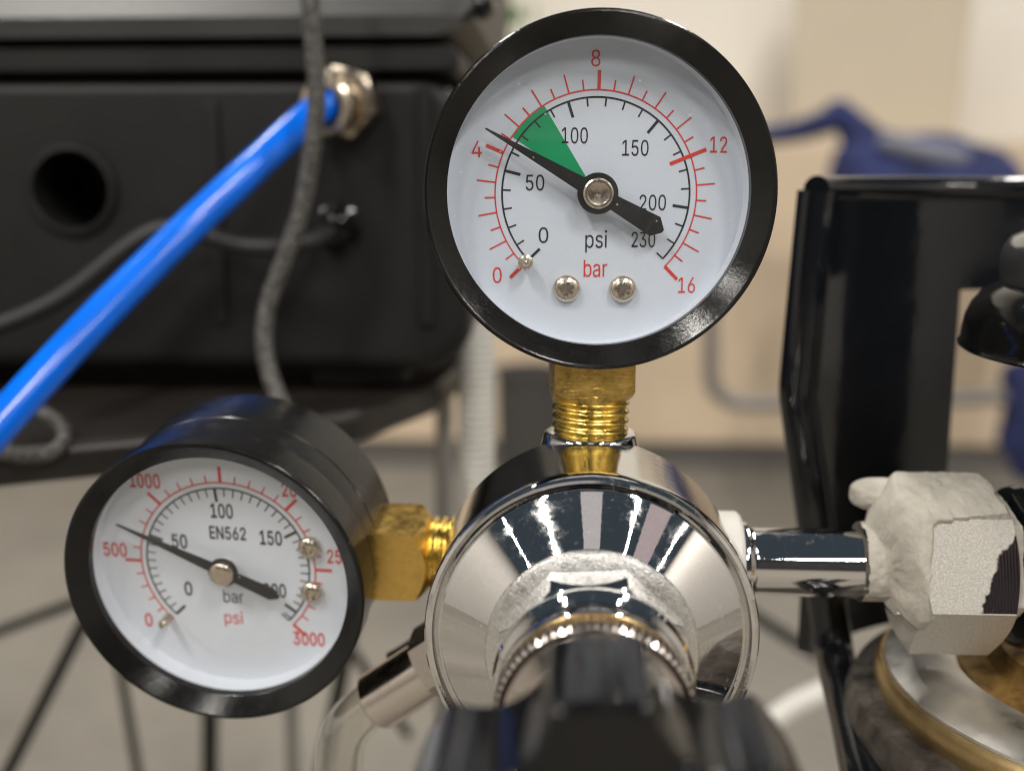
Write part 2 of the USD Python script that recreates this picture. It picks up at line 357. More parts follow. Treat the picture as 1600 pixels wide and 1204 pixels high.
mat('clear_hose', {'t': ('transparent_bsdf', {'color': (0.86, 0.85, 0.82)}), 'g': ('glossy_bsdf', {'color': (1, 1, 1), 'roughness': 0.05}),
                   'f': ('layer_weight', {'blend': 0.45}), 'm': ('mix_closure', {})},
    [('f.facing', 'm.fac'), ('t.BSDF', 'm.closure1'), ('g.BSDF', 'm.closure2')], surface='m.closure')
# braided sleeve
mat('braid_grey', {'tc': ('texture_coordinate', {}), 'v': ('voronoi_texture', {'scale': 900}), 'c': ('rgb_ramp', {'ramp': [(0.1, (0.15, 0.142, 0.13)), (0.6, (0.04, 0.038, 0.036))]}),
                   'b': ('bump', {'strength': 0.6, 'distance': 0.0004}), 'p': ('principled_bsdf', {'roughness': 0.6})},
    [('tc.object', 'v.vector'), ('v.distance', 'c.fac'), ('c.color', 'p.base_color'), ('v.distance', 'b.height'), ('b.normal', 'p.normal')])
# carpet
mat('carpet', {'tc': ('texture_coordinate', {}), 'n': ('noise_texture', {'scale': 5, 'detail': 8, 'roughness': 0.7}), 'n2': ('noise_texture', {'scale': 400, 'detail': 2}),
               'c': ('rgb_ramp', {'ramp': [(0.3, (0.19, 0.175, 0.15)), (0.7, (0.27, 0.25, 0.215))]}), 'b': ('bump', {'strength': 0.5, 'distance': 0.003}),
               'p': ('principled_bsdf', {'roughness': 0.95})},
    [('tc.object', 'n.vector'), ('tc.object', 'n2.vector'), ('n.fac', 'c.fac'), ('c.color', 'p.base_color'), ('n2.fac', 'b.height'), ('b.normal', 'p.normal')])

# ------------------------------------------------------------------ the setting: carpet and walls
def slab(x0, x1, y0, y1, z0, z1):
    m = trimesh.creation.box(extents=[x1 - x0, y1 - y0, z1 - z0]); m.apply_translation([(x0 + x1) / 2, (y0 + y1) / 2, (z0 + z1) / 2]); return m
single('floor', slab(-3200, 3200, -4500, 3000, -H - 40, -H), 'carpet', kind='structure', smooth=False)
single('wall_back', slab(-3200, 3200, 2760, 2860, -H, 1900), 'wall_paint', kind='structure', smooth=False)
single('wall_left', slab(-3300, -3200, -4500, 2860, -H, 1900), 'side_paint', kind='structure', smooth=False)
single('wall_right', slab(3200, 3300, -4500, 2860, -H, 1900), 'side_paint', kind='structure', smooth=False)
single('wall_behind', slab(-3300, 3300, -4600, -4500, -H, 1900), 'dark_drape', kind='structure', smooth=False)

# ------------------------------------------------------------------ gauges
def frame(yaw, pitch, roll=0):
    y, p, r = map(math.radians, (yaw, pitch, roll))
    n = np.array([math.sin(y) * math.cos(p), -math.cos(y) * math.cos(p), math.sin(p)])
    x = np.cross([0, 0, 1.0], n); x /= np.linalg.norm(x); v = np.cross(n, x)
    return math.cos(r) * x + math.sin(r) * v, -math.sin(r) * x + math.cos(r) * v, n
def text(s, cx, cy, h, w=None, bold=False, depth=0.03):
    m = meshkit.text_mesh(s, h, depth, bold)
    b = m.bounds; sx = w / (b[1, 0] - b[0, 0]) if w else 0.80
    m.vertices = (m.vertices - [(b[0, 0] + b[1, 0]) / 2, (b[0, 1] + b[1, 1]) / 2, 0]) * [sx, 1, 1] + [cx, cy, 0]
    return m
def ray(a, r0, r1, w):
    a = math.radians(a); c, s = math.cos(a), math.sin(a)
    return Polygon([(r * c - k * w / 2 * s, r * s + k * w / 2 * c) for r, k in ((r0, 1), (r0, -1), (r1, -1), (r1, 1))])
def arc(r, a0, a1, w):
    t = np.radians(np.linspace(a0, a1, 140))
    return Polygon([((r + w / 2) * math.cos(q), (r + w / 2) * math.sin(q)) for q in t] + [((r - w / 2) * math.cos(q), (r - w / 2) * math.sin(q)) for q in t[::-1]])
def prints(*gs): return unary_union(gs)
def screw(r=2.05, h=1.5):
    d = solid([(0, 0), (r, 0), (r, h * 0.35)] + [(r * math.cos(a), h * (0.35 + 0.65 * math.sin(a))) for a in np.linspace(0.12, math.pi / 2 - 0.02, 10)] + [(0, h)], 48)
    cut = Manifold()
    for a in (0, 60, 120):
        cut = cut + Manifold.cube([r * 1.05, r * 0.26, h], True).rotate([0, 0, a + 20]).translate([0, 0, h * 1.17])
    cut = cut + Manifold.cylinder(h, r * 0.28, r * 0.28, 16).translate([0, 0, h * 0.55])
    return d - cut

def gauge(label, c, fr, stem, base):
    xa, ya, n = fr
    g = thing('pressure_gauge', label, 'gauge', base)
    P = lambda m: tf(m, c, xa, ya, n)
    # bezel: dished ring, rolled outer lip, short skirt
    bz = [(22.3, -1.6), (22.3, -0.15), (22.42, 0.0), (24.85, 2.05), (25.15, 2.22), (25.45, 2.15), (25.68, 1.85), (25.72, 1.3), (25.72, -4.2), (25.6, -4.6), (25.25, -4.8), (24.9, -4.8)]
    part(g, 'bezel', P(lathe(bz[::-1], 160)), 'bezel_black')
    cs = [(24.9, -1.6), (25.3, -4.9), (25.3, -10.6), (25.12, -10.75), (25.12, -11.0), (25.3, -11.15), (25.3, -22.6), (25.0, -23.4), (24.2, -23.9), (0.001, -23.9)]
    part(g, 'case', P(lathe(cs[::-1], 160)), 'case_black')
    part(g, 'collar', P(lathe([(22.3, -5.2), (22.3, -1.55)][::-1] if False else [(22.34, -5.3), (22.34, -1.5)], 160)), 'dial_white_plain', label='white inner wall of the gauge')
    part(g, 'lens', P(lathe([(0.001, -0.55), (6, -0.58), (12, -0.68), (18, -0.86), (22.28, -1.06)][::-1], 96)), 'clear_lens', smooth=True)
    return g, P

# --- top gauge
fr1 = frame(5, 0); c1 = at(937.5, 302.5, y=163.0)
stem1 = c1 - 9.0 * fr1[2]
g1, P1 = gauge('black rimmed pressure gauge above the regulator, white 16 bar dial with a green sector', c1, fr1, None, stem1 + [0, 0, -39])
dz = -5.0
dl = part(g1, 'dial_plate', P1(lathe([(22.6, dz - 0.6), (22.6, dz), (0.001, dz)], 96)), 'dial_white')
A = lambda bar: 224 - 67.4 * bar / 4
red = [arc(15.2, A(0), A(16), 0.2)]
for i in range(33):
    b = i / 2; a = A(b)
    if b == 12: red.append(ray(a, 11.9, 17.75, 0.55))
    elif b in (0, 4, 8, 16): red.append(ray(a, 15.2, 18.0, 0.5))
    elif i % 2 == 0: red.append(ray(a, 15.2, 18.0, 0.22))
    else: red.append(ray(a, 15.2, 16.75, 0.22))
DX, DY = 0.0, -0.1
def pr1(m, z): m.apply_translation([DX, DY, dz + z]); return P1(m)
blk = [arc(14.15, A(0), A(15.86), 0.27)]
for p in range(0, 231, 10):
    a = A(p / 14.504)
    blk.append(ray(a, 11.75 if p % 50 == 0 else 12.85, 14.15, 0.42 if p % 50 == 0 else 0.24))
sect = Polygon([(0, 0)] + [(15.08 * math.cos(q), 15.08 * math.sin(q)) for q in np.radians(np.linspace(121.5, 146.5, 30))])
part(dl, 'green_sector', pr1(extr(sect, 0.02), 0.01), 'print_green', False)
part(dl, 'black_scale', pr1(extr(prints(*blk), 0.03), 0.015), 'print_black', False)
part(dl, 'red_scale', pr1(extr(prints(*red), 0.03), 0.03), 'print_red', False)
for s, x, y, w in (('0', -7.9, -6.1, 1.45), ('50', -9.2, 1.7, 2.75), ('100', -3.3, 8.6, 3.9), ('150', 5.8, 6.8, 3.95), ('200', 8.6, -1.25, 4.0), ('230', 7.3, -6.8, 3.6)):
    part(dl, 'numeral', pr1(text(s, x, y, 2.3, w), 0.02), 'print_black', False)
for s, x, y, w in (('0', -14.9, -12.1, 1.35), ('4', -17.9, 6.6, 1.5), ('8', -0.3, 19.7, 1.35), ('12', 18.3, 7.3, 2.55), ('16', 14.1, -13.75, 2.6)):
    part(dl, 'numeral', pr1(text(s, x, y, 2.35, w), 0.02), 'print_red', False)
part(dl, 'unit_word', pr1(text('psi', 0.1, -7.05, 2.55, 3.3), 0.02), 'print_black', False)
part(dl, 'unit_word', pr1(text('bar', 0.05, -11.15, 2.6, 3.6), 0.02), 'print_red', False)
def pointer(tip, tail, hub, ang, hub_r, w0, w1, w2):
    q = prints(Polygon([(2, w0), (tip, 0.13), (tip + 0.15, 0), (tip, -0.13), (2, -w0)]), Polygon([(0, w1), (-tail + 1.4, w2), (-tail, 0.25), (-tail, -0.25), (-tail + 1.4, -w2), (0, -w1)]), Polygon([(0, w1), (2.2, w0), (2.2, -w0), (0, -w1)]), Point(0, 0).buffer(hub_r, quad_segs=24))
    m = stack_extr(affinity.rotate(q, ang, origin=(0, 0)), 0.45, 0.08)
    return m
pt = part(g1, 'pointer', tf(tri(pointer(19.0, 11.3, 0, 150.6, 3.05, 1.12, 0.95, 1.6)), c1 + fr1[2] * -2.9, *fr1), 'pointer_black')
part(pt, 'pointer_cap', tf(lathe([(0.001, 0.62), (0.25, 0.62), (0.45, 0.85), (1.55, 0.95), (1.65, 1.02), (2.0, 1.02), (2.25, 0.85), (2.25, 0.3)][::-1], 64), c1 + fr1[2] * -2.75, *fr1), 'nickel')
part(g1, 'stop_pin', P1(tf(lathe([(0.001, 3.4), (0.35, 3.3), (0.62, 3.0), (0.7, 2.6), (1.1, 2.4), (1.15, 2.0), (0.75, 1.8), (0.7, 0)][::-1], 32), (-10.7, -10.1, dz), X, Y, Z)), 'nickel')
for x, y in ((-4.35, -14.25), (4.25, -14.35)):
    part(g1, 'dial_screw', P1(tf(screw(), (x, y, dz), X, Y, Z)), 'nickel', 25)
# brass square shank and thread, straight down from the middle of the case
s1 = stem1
rot1 = math.radians(5)
def shank(L, af, k=4):
    m = Manifold.extrude(CrossSection([[(x * af / 2, y * af / 2) for x, y in ((-1, -1), (1, -1), (1, 1), (-1, 1))]]), L)
    R = af * 0.71; r = af / 2 * 0.90
    return m ^ solid([(0, 0), (R, 0), (R, L - (R - r) * 0.75), (r, L), (0, L)], 160)
zt = -38.2
part(g1, 'brass_shank', tf(shank(abs(-33.6 - (s1[2] - 24.0)), 12.4), (s1[0], s1[1], s1[2] - 24.0), np.array([math.cos(rot1), math.sin(rot1), 0]), np.array([math.sin(rot1), -math.cos(rot1), 0]), -Z), 'brass', 25)
part(g1, 'brass_thread', tf(thread(6.35, 0.55, 1.45, 9.5, taper=0.03), (s1[0], s1[1], -30.2), X, -Y, -Z), 'brass_thread', 40)

# --- left gauge
fr2 = frame(-3.5, -8.5, -1.0); c2 = at(338.5, 908, y=172.5)
stem2 = c2 - 12.0 * fr2[2]
g2, P2 = gauge('left pressure gauge with a plain white 3000 psi dial marked EN562', c2, fr2, None, c2 + [25.7, 9, 0])
dl = part(g2, 'dial_plate', P2(lathe([(22.6, dz - 0.6), (22.6, dz), (0.001, dz)], 96)), 'dial_white_plain')
B = lambda psi: 225.0 - 45.0 * psi / 500
red = [arc(15.4, B(0), B(3000), 0.26)]
for p in range(0, 3001, 100):
    red.append(ray(B(p), 15.4, 18.3 if p % 500 == 0 else 16.8, 0.55 if p % 500 == 0 else 0.24))
blk = [arc(14.35, B(0), B(3000), 0.3)]
for b in range(0, 206, 5):
    blk.append(ray(B(b * 14.504), 11.9 if b % 50 == 0 else 12.8, 14.35, 0.5 if b % 50 == 0 else 0.22))
blk.append(ray(B(3000), 12.6, 14.35, 0.24))
def pr2(m, z): m.apply_translation([0.15, 0.45, dz + z]); return P2(m)
part(dl, 'black_scale', pr2(extr(prints(*blk), 0.03), 0.015), 'print_black', False)
part(dl, 'red_scale', pr2(extr(prints(*red), 0.03), 0.03), 'print_red', False)
for s, x, y, w in (('0', -7.5, -5.0, 1.4), ('50', -8.2, 4.1, 2.7), ('100', -0.2, 10.2, 3.9), ('150', 8.0, 5.6, 3.9), ('200', 8.0, -4.4, 4.0)):
    part(dl, 'numeral', pr2(text(s, x, y, 2.55, w, True), 0.02), 'print_black', False)
for s, x, y, w in (('0', -15.4, -11.7, 1.4), ('500', -20.0, 1.85, 4.2), ('1000', -13.2, 15.1, 5.4), ('2000', 13.2, 14.7, 5.4), ('2500', 20.3, 2.7, 5.4), ('3000', 13.5, -13.6, 5.6)):
    part(dl, 'numeral', pr2(text(s, x, y, 2.5, w, True), 0.02), 'print_red', False)
part(dl, 'standard_mark', pr2(text('EN562', 0.5, 6.1, 2.3, 6.4, True), 0.02), 'print_black', False)
part(dl, 'unit_word', pr2(text('bar', 0.5, -6.1, 2.4, 3.6), 0.02), 'print_black', False)
part(dl, 'unit_word', pr2(text('psi', 0.2, -10.5, 2.4, 3.3), 0.02), 'print_red', False)
pt = part(g2, 'pointer', tf(tri(pointer(19.6, 10.4, 0, 156.0, 2.6, 0.95, 0.9, 1.15)), c2 + fr2[2] * -2.9 + fr2[0] * 0.15 + fr2[1] * 0.3, *fr2), 'pointer_black')
part(pt, 'pointer_cap', tf(lathe([(0.001, 1.55), (0.3, 1.5), (1.2, 1.6), (1.7, 1.5), (2.1, 1.15), (2.1, 0.3)][::-1], 64), c2 + fr2[2] * -2.75 + fr2[0] * 0.15 + fr2[1] * 0.3, *fr2), 'nickel')
part(g2, 'pointer_spindle', P2(tf(lathe([(0.001, 2.0), (1.2, 2.0), (1.3, 1.8), (1.3, 0)][::-1], 32), (0.15, 0.3, dz), X, Y, Z)), 'nickel')
part(g2, 'stop_pin', P2(tf(lathe([(0.001, 3.6), (0.5, 3.4), (0.8, 2.9), (0.7, 2.4), (0.7, 0)][::-1], 32), (-11.4, -10.2, dz), X, Y, Z)), 'nickel')
for x, y in ((14.9, 4.8), (14.8, -3.75)):
    part(g2, 'dial_screw', P2(tf(screw(1.95), (x, y, dz), X, Y, Z)), 'nickel', 25)
s2 = stem2.copy()
ang2 = math.radians(8.5)
part(g2, 'brass_shank', tf(shank(10.6, 12.6), (s2[0] + 23.6, s2[1], s2[2]), np.array([0, math.cos(ang2), math.sin(ang2)]), np.array([0, -math.sin(ang2), math.cos(ang2)]), X), 'brass', 25)
part(g2, 'brass_thread', tf(thread(6.4, 0.55, 1.45, 9.0, taper=0.03), (s2[0] + 33.0, s2[1], s2[2]), Y, Z, X), 'brass_thread', 40)

# ------------------------------------------------------------------ regulator
RX, RZ = 4.0, -62.8
reg = thing('gas_regulator', 'chrome gas regulator with a black lobed knob, between the two gauges', 'regulator', (RX, 165, RZ - 23.8))
AX = lambda m, y=0.0: tf(m, (RX, y, RZ), X, Z, -Y)          # local z runs towards the lens
part(reg, 'body', AX(lathe([(0.001, -28), (16, -28), (18.3, -27), (18.8, -25.5), (18.8, -6.5), (20, -5.2), (23.0, -5.0), (23.55, -4.4), (23.75, -3.6), (23.75, 16.5)], 192), 165), 'chrome_turned')
part(reg, 'rim_ring', AX(lathe([(23.75, 16.5), (23.72, 17.8), (23.45, 18.45), (23.0, 18.7), (22.55, 18.55), (22.35, 18.1), (22.3, 17.5), (21.95, 17.3), (21.8, 17.7), (21.6, 18.25), (21.3, 18.4)], 192), 165), 'chrome', 28)
part(reg, 'bonnet', AX(lathe([(21.45 - 6.75 * k / 12, 18.3 + 5.0 * k / 12) for k in range(13)], 192), 165), 'chrome', 50)
hx = Manifold.extrude(CrossSection([hexpoly(24.4, math.radians(3), 8)]), 9.4) ^ solid([(0, 0), (14.0, 0), (14.0, 7.6), (11.8, 9.4), (0, 9.4)], 160)
part(reg, 'bonnet_flange', AX(lathe([(14.75, 0), (14.72, 0.9), (14.4, 1.3), (12.0, 2.3), (9, 2.3)], 160), 165 - 22.9), 'satin_chrome', 25)
part(reg, 'bonnet_nut', AX(tri(hx), 165 - 23.3), 'chrome', 15)
part(reg, 'collar', AX(lathe([(12.3, 0), (12.9, 1.2), (13.0, 2.2), (12.6, 3.0), (11.9, 3.4), (11.8, 4.6), (12.1, 5.0), (12.3, 5.6), (12.1, 6.6), (11.2, 7.2), (8, 7.3)], 128), 133.5), 'chrome')
part(reg, 'collar_ring', AX(lathe([(11.2, 0), (12.15, 0.1), (12.2, 0.35), (12.1, 0.6), (8, 0.7)], 128), 125.9), 'ring_brass')
kn = CrossSection([[((12.0 + 0.35 * math.cos(2 * math.pi * i / 4)) * math.cos(2 * math.pi * i / 288), (12.0 + 0.35 * math.cos(2 * math.pi * i / 4)) * math.sin(2 * math.pi * i / 288)) for i in range(288)]])
part(reg, 'knurled_ring', AX(tri(Manifold.extrude(kn, 3.6) ^ solid([(0, 0), (11.9, 0), (12.5, 0.6), (12.5, 3.0), (11.8, 3.6), (0, 3.6)], 96)), 125.2), 'plated', 25)
part(reg, 'neck', AX(lathe([(11.2, 0), (11.0, 1.0), (9.4, 1.8), (9.2, 12), (9.0, 21)], 96), 121.8), 'plated')
part(reg, 'adjusting_screw', AX(tri(Manifold.cylinder(18, 6.5, 6.5, 48)), 119), 'plated')
def lobed(R, rc, dc, rot):
    lob = Point(0, 0).buffer(R, quad_segs=64)
    for k in range(6):
        q_ = math.radians(120 + 60 * k + rot)
        lob = lob.difference(Point(dc * math.cos(q_), dc * math.sin(q_)).buffer(rc, quad_segs=24))
    return lob.buffer(-1.05).buffer(1.05, quad_segs=8)
KB = 101.4
kb = bevel_extr(affinity.translate(lobed(20.0, 6.8, 22.7, 3.2), 0.5, 0), 15.0, 0.9, 6) - Manifold.cylinder(3.2, 9.6, 10.6, 64).translate([0, 0, 12.2])
kp = part(reg, 'adjusting_knob', AX(tri(kb), KB), 'black_plastic', 28)
part(kp, 'knob_cap', AX(lathe([(0.001, 2.2), (4, 2.0), (8.4, 1.2), (9.5, 0.0)][::-1], 64), KB - 12.0), 'black_plastic')
part(reg, 'gauge_boss', tf(lathe([(9.4, -8), (8.6, -5.0), (7.9, -2.6), (7.5, -0.9), (7.3, -0.3), (6.9, 0.0), (5.2, 0.0)], 96), (s1[0], s1[1], -38.6), X, Y, Z), 'chrome', 40)
part(reg, 'gauge_boss', tf(lathe([(12.0, -6), (9.0, -3.4), (8.0, -1.2), (7.7, -0.3), (7.3, 0), (5.2, 0)], 96), (-16.4, s2[1], s2[2]), Y, Z, -X), 'chrome', 40)
# inlet stem to the right
TY = 180.0
RXA = lambda m, x: tf(m, (x, TY, RZ), Y, Z, X)
part(reg, 'inlet_washer', RXA(lathe([(4, 0), (8.2, 0), (8.5, 0.3), (8.5, 3.4), (8.0, 4.0), (4, 4.2)], 64), 25.8), 'white_plastic')
part(reg, 'inlet_boss', RXA(lathe([(9.5, 0), (8.6, 2.2), (7.9, 3.0), (4, 3.1)], 64), 22.8), 'chrome')
part(reg, 'inlet_stem', RXA(lathe([(4, -8), (6.6, -1.0), (6.9, 0), (6.7, 1.0), (6.0, 1.6), (5.75, 2.4), (5.75, 23.6), (6.0, 24.0), (7.0, 24.4), (8.4, 25.4), (8.8, 27), (8.8, 38)], 96), 29.9), 'chrome')
nut = tf(tri(hexnut(25.6, 14.6, 6, 0, True, True, 0.42, 0.99)), (57.0, TY, RZ), -math.cos(math.radians(18)) * Y + math.sin(math.radians(18)) * Z, math.sin(math.radians(18)) * -Y - math.cos(math.radians(18)) * Z, X)
nt = part(reg, 'inlet_nut', nut, 'coated_nut', 20)
BASE[nt] = BASE[reg]
# putty smeared over the nut: hex-shaped radius plus uneven layer, sinking under the metal where the nut is bare
def putty():
    nx, na = 70, 220
    xs = np.linspace(0, 1, nx); th = np.linspace(0, 2 * np.pi, na, endpoint=False)   # th measured from -Y towards +Z
    S, T = np.meshgrid(xs, th, indexing='ij')
    rel = (np.degrees(T) - 18 + 30) % 60 - 30
    hexr = 12.8 / np.cos(np.radians(rel))
    d = (np.degrees(T) + 180) % 360 - 180
    xx = 50.0 + S * 23.0
    top = np.exp(-((d - 92) / 55.0) ** 2)                      # upper side carries most of it
    cs_, sn_ = np.cos(T), np.sin(T)
    nz = meshkit.fbm(np.stack([xx * 0.16, 1.6 * cs_ + 5, 1.6 * sn_ + 5], -1), 3, 3) - 0.5
    nz2 = meshkit.fbm(np.stack([xx * 0.9, 5.0 * cs_ + 5, 5.0 * sn_ + 5], -1), 5, 9) - 0.5
    nz2 = nz2 - 0.5 * np.abs(meshkit.fbm(np.stack([xx * 0.35, 4.0 * cs_ + 3, 4.0 * sn_ + 3], -1), 3, 21) - 0.5)
    endr = 7.0 + 8.6 * np.clip((xx - 51.1 - 3.2 * (1 - top) + 2.0 * nz) / 5.2, 0, 1) ** 0.5
    over = 0.18 + 0.85 * top + 0.9 * nz * (0.3 + top) + 0.65 * nz2
    edge = 58.1 + 13.0 * np.clip((d - 44) / 8, 0, 1) * np.clip((160 - d) / 20, 0, 1) + 1.4 * nz + 0.8 * nz2
    bare = np.clip((xx - edge) / 0.8, 0, 1)
    r = np.minimum(endr + 0.5 * nz2, hexr + over * (1 - 0.5 * bare) - 2.2 * bare)
    r = np.where(d < -36 + 16 * nz, np.minimum(r, 6.3 + 0 * r), r)
    r = np.where(d > 178, np.minimum(r, 6.3 + 0 * r), r)
    r = np.maximum(r, 6.2)
    v = np.stack([xx + 0.7 * nz2, TY - r * np.cos(T), RZ + r * np.sin(T)], -1).reshape(-1, 3); f = []
    for i in range(nx - 1):
        a = i * na + np.arange(na); b = i * na + (np.arange(na) + 1) % na
        f += [np.stack([a, b, b + na], 1), np.stack([a, b + na, a + na], 1)]
    m = trimesh.Trimesh(v, np.vstack(f), process=False); m.fix_normals(); return m
part(nt, 'putty', putty(), 'putty', True, label='white putty smeared over the top and left end of the nut')
lump = trimesh.creation.icosphere(4, 1.0)
q = meshkit.fbm(lump.vertices * 1.1 + 8, 3, 2) - 0.5
lump.vertices = lump.vertices * (1 + 0.3 * q)[:, None] * [4.9, 4.0, 2.7] + [53.6, 184.0, -51.8]
part(nt, 'putty', lump, 'putty', True)
# outlet at the lower left with barb and clear hose
od = np.array([-0.80, 0.12, -0.60]); od /= np.linalg.norm(od); o0 = np.array([RX, 176.0, RZ]) + od * 17.5
part(reg, 'outlet_nipple', ax(lathe([(4.5, 0), (6.4, 1), (6.4, 9), (5.2, 10)], 48), o0, od), 'plated')
part(reg, 'outlet_nut', ax(tri(hexnut(12.5, 7.0)), o0 + od * 9.5, od, 0.3), 'plated', 20)
part(reg, 'outlet_barrel', ax(lathe([(4.0, 0), (5.3, 0.4), (5.3, 12.6), (4.9, 13.2), (3.0, 13.4)], 48), o0 + od * 16.4, od), 'plated')
# black relief elbow behind it
part(reg, 'relief_elbow', tube(smooth_path([(-9, 184, -75), (-15, 187, -77), (-20, 189, -81), (-26, 190, -86), (-31, 190, -89)], 40), np.linspace(4.6, 4.0, 40)), 'rubber_black', 60)

# clear hose looping down from the barrel
he = o0 + od * 29
hose = tube(smooth_path([he - od * 3, he + od * 3, he + od * 6 + [-1.5, 0, -3.5], he + [-7.5, 1, -16], he + [-7.0, 2, -34], he + [-4, 2, -60]], 60), 4.3, 24, False)
single('clear_hose', hose, 'clear_hose', 'short clear plastic hose hanging from the silver outlet under the left gauge', 'hose', smooth=60)

# ------------------------------------------------------------------ gas cylinder at the right
VX, VY = 100.0, 180.0
cyl = thing('gas_cylinder', 'gas cylinder top at the right edge with brass valve seat and silver ring', 'gas cylinder', (VX, VY, -H))
VA = lambda m, z: tf(m, (VX, VY, z), X, Y, Z)
part(cyl, 'shoulder', VA(lathe([(0.001, -H + 130), (49, -H + 130), (49, -60), (49.6, -18), (49.3, -9), (48.2, -6.6), (43, -6.0)], 128), -82), 'dirty_steel')
part(cyl, 'neck_ring', VA(lathe([(44.0, -6.4), (44.5, -4.6), (44.5, -3.2), (44.2, -2.2), (43.6, -1.5), (43.0, -1.6)], 160), -82), 'ring_brass')
part(cyl, 'top_plate', VA(lathe([(43.1, -2.4), (42.8, -1.1), (41.6, -0.5), (38.2, 0.9), (32.5, 0.9), (31.6, 0.4), (31.2, -0.8), (26, -0.8)], 160), -82), 'worn_aluminium')
part(cyl, 'valve_seat', VA(lathe([(31.3, -1.4), (30.4, -0.4), (28.0, -0.2), (26, 0.6), (24, 3.5), (22, 4.0), (18, 4.2), (15, 6), (12.5, 12), (12.5, 48), (10, 52), (0.001, 52)], 128), -82), 'dirty_brass')
part(cyl, 'valve_outlet', RXA(lathe([(6, 0), (10.5, 0), (10.5, 24), (0.001, 24)], 64), 78.0), 'brass')
part(cyl, 'sealing_ring', RXA(lathe([(6, 0), (12.0, 0), (13.2, 0.7), (13.6, 1.8), (13.2, 3.0), (12.2, 3.8), (11.2, 4.3), (6, 4.4)], 96), 74.2), 'black_enamel')
part(cyl, 'outlet_collar', RXA(lathe([(6, 0), (11.3, 0), (11.6, 0.4), (11.6, 2.4), (10.4, 2.6)], 64), 78.2), 'chrome')
# hand wheel: bell skirt and grey hub
hw = part(cyl, 'hand_wheel', VA(lathe([(30.0, -26.9), (33.6, -27.0), (34.2, -26.6), (34.3, -26.0), (34.0, -25.4), (33.9, -24.0), (33.5, -21.6), (32.6, -19.4), (31.0, -17.4), (28.6, -16.0), (25.5, -15.2), (21, -15.0)], 160), 0), 'black_plastic')
part(hw, 'wheel_hub', VA(lathe([(28.0, -16.4), (28.6, -14.8), (28.6, -11.5), (28.1, -9.6), (27.0, -8.2), (25.2, -7.4), (0.001, -7.0)], 128), 0), 'plated_dark')
part(cyl, 'valve_spindle', VA(lathe([(8, -34), (8, -14), (0.001, -14)], 48), 0), 'dirty_brass')
# black guard: bent sheet with window, rolled left edge and rolled top
def guard_sheet():
    R0, R1 = 61.5, 64.3
    a = np.radians(np.linspace(147, 20, 120))
    cols = []
    def cell(a0, a1, z0, z1):
        t = np.linspace(a0, a1, max(3, int(abs(a1 - a0) / 1.5) + 2)); t = np.radians(t)
        pts = [(R1 * math.cos(q), R1 * math.sin(q)) for q in t] + [(R0 * math.cos(q), R0 * math.sin(q)) for q in t[::-1]]
        g = Polygon(pts); m = extr(g, z1 - z0, z0); return m
    whole = Manifold()
    for b in ((148.5, 20, -2.5, -22), (148.5, 104.5, -2.5, -44), (142, 104.5, -2.5, -96), (72, 20, -2.5, -96)):
        m = cell(b[0], b[1], b[3], b[2])
        m.merge_vertices(); m.fix_normals()
        whole = whole + Manifold(m3.Mesh(np.asarray(m.vertices, np.float32), np.asarray(m.faces, np.uint32)))
    return tf(tri(whole), (VX, VY, 0), X, Y, Z)
gd = thing('valve_guard', 'glossy black steel guard standing round the cylinder valve at the right', 'guard', (VX, VY, -96))
part(gd, 'sheet', guard_sheet(), 'black_enamel', 30)
part(gd, 'side_rail', tube(smooth_path(densify([(48.0, 215.5, -1.0), (46.2, 216, -38), (46.3, 216, -41), (54.5, 214, -88), (54.8, 211, -93), (53.0, 190, -96), (50.0, 168, -97), (50.5, 150, -98), (57, 130, -99)]), 160), 3.9, 28), 'black_enamel', 60)
tt = np.radians(np.linspace(146.5, 20, 90))
part(gd, 'top_rail', tube(np.stack([VX + 62.9 * np.cos(tt), VY + 62.9 * np.sin(tt), np.full(90, -0.7)], -1), 2.6, 20), 'black_enamel', 60)

# ------------------------------------------------------------------ black hard case behind on a dark stand
CYF = 300.0
case = thing('hard_case', 'black plastic hard case with a round hole, behind the left gauge', 'equipment case', (-150, CYF + 90, -47))
hole = at(113, 297, y=CYF); fit = at(530, 165, y=CYF); gl = at(528, 356, y=CYF)
shell = rbox2(-330, -26.5, CYF, CYF + 180, -51.5, 29, 14, 5)
bore = Manifold.cylinder(60, 10.6, 10.6, 48).rotate([-90, 0, 0]).translate([hole[0], CYF - 10, hole[2]])
part(case, 'shell', tri(shell - bore), 'hard_black', 30)
part(case, 'seal_strip', rbox2(-331, -28.5, CYF - 2.0, CYF + 181, 29.6, 36.5, 3, 1.0), 'hard_black')
lidp = lambda x, i: [[x, CYF - 4.5 + i, 38.4 + i], [x, CYF - 4.5 + i, 43.5], [x, CYF + 24 + i, 62 - i], [x, CYF + 60, 86 - i], [x, CYF + 180, 86 - i], [x, CYF + 180, 38.4 + i]]
part(case, 'lid', trimesh.convex.convex_hull(np.array(lidp(-332, 0) + lidp(-34, 0) + lidp(-28, 2.5) + lidp(-25, 7))), 'lid_black', 20)
part(case, 'rib', rbox(-97.5, -93.8, CYF - 1.2, CYF + 1, -38, 22, 0.5), 'hard_black')
part(case, 'rib', rbox(-40, -36.0, CYF - 1.6, CYF + 1, -38, 26, 0.5), 'hard_black')
part(case, 'hole_ring', tf(lathe([(10.5, 14), (10.5, -1.2), (10.9, -1.6), (12.2, -1.4), (12.9, -0.6), (13.1, 0.6)][::-1], 64), hole, X, Z, Y), 'hard_black')
part(case, 'hole_bottom', tf(lathe([(10.4, 30), (9.6, 30), (9.6, 33), (0.001, 33)], 48), hole, X, Z, Y), 'hard_black')
fd = np.array([-0.62, -0.68, -0.30]); fd /= np.linalg.norm(fd)
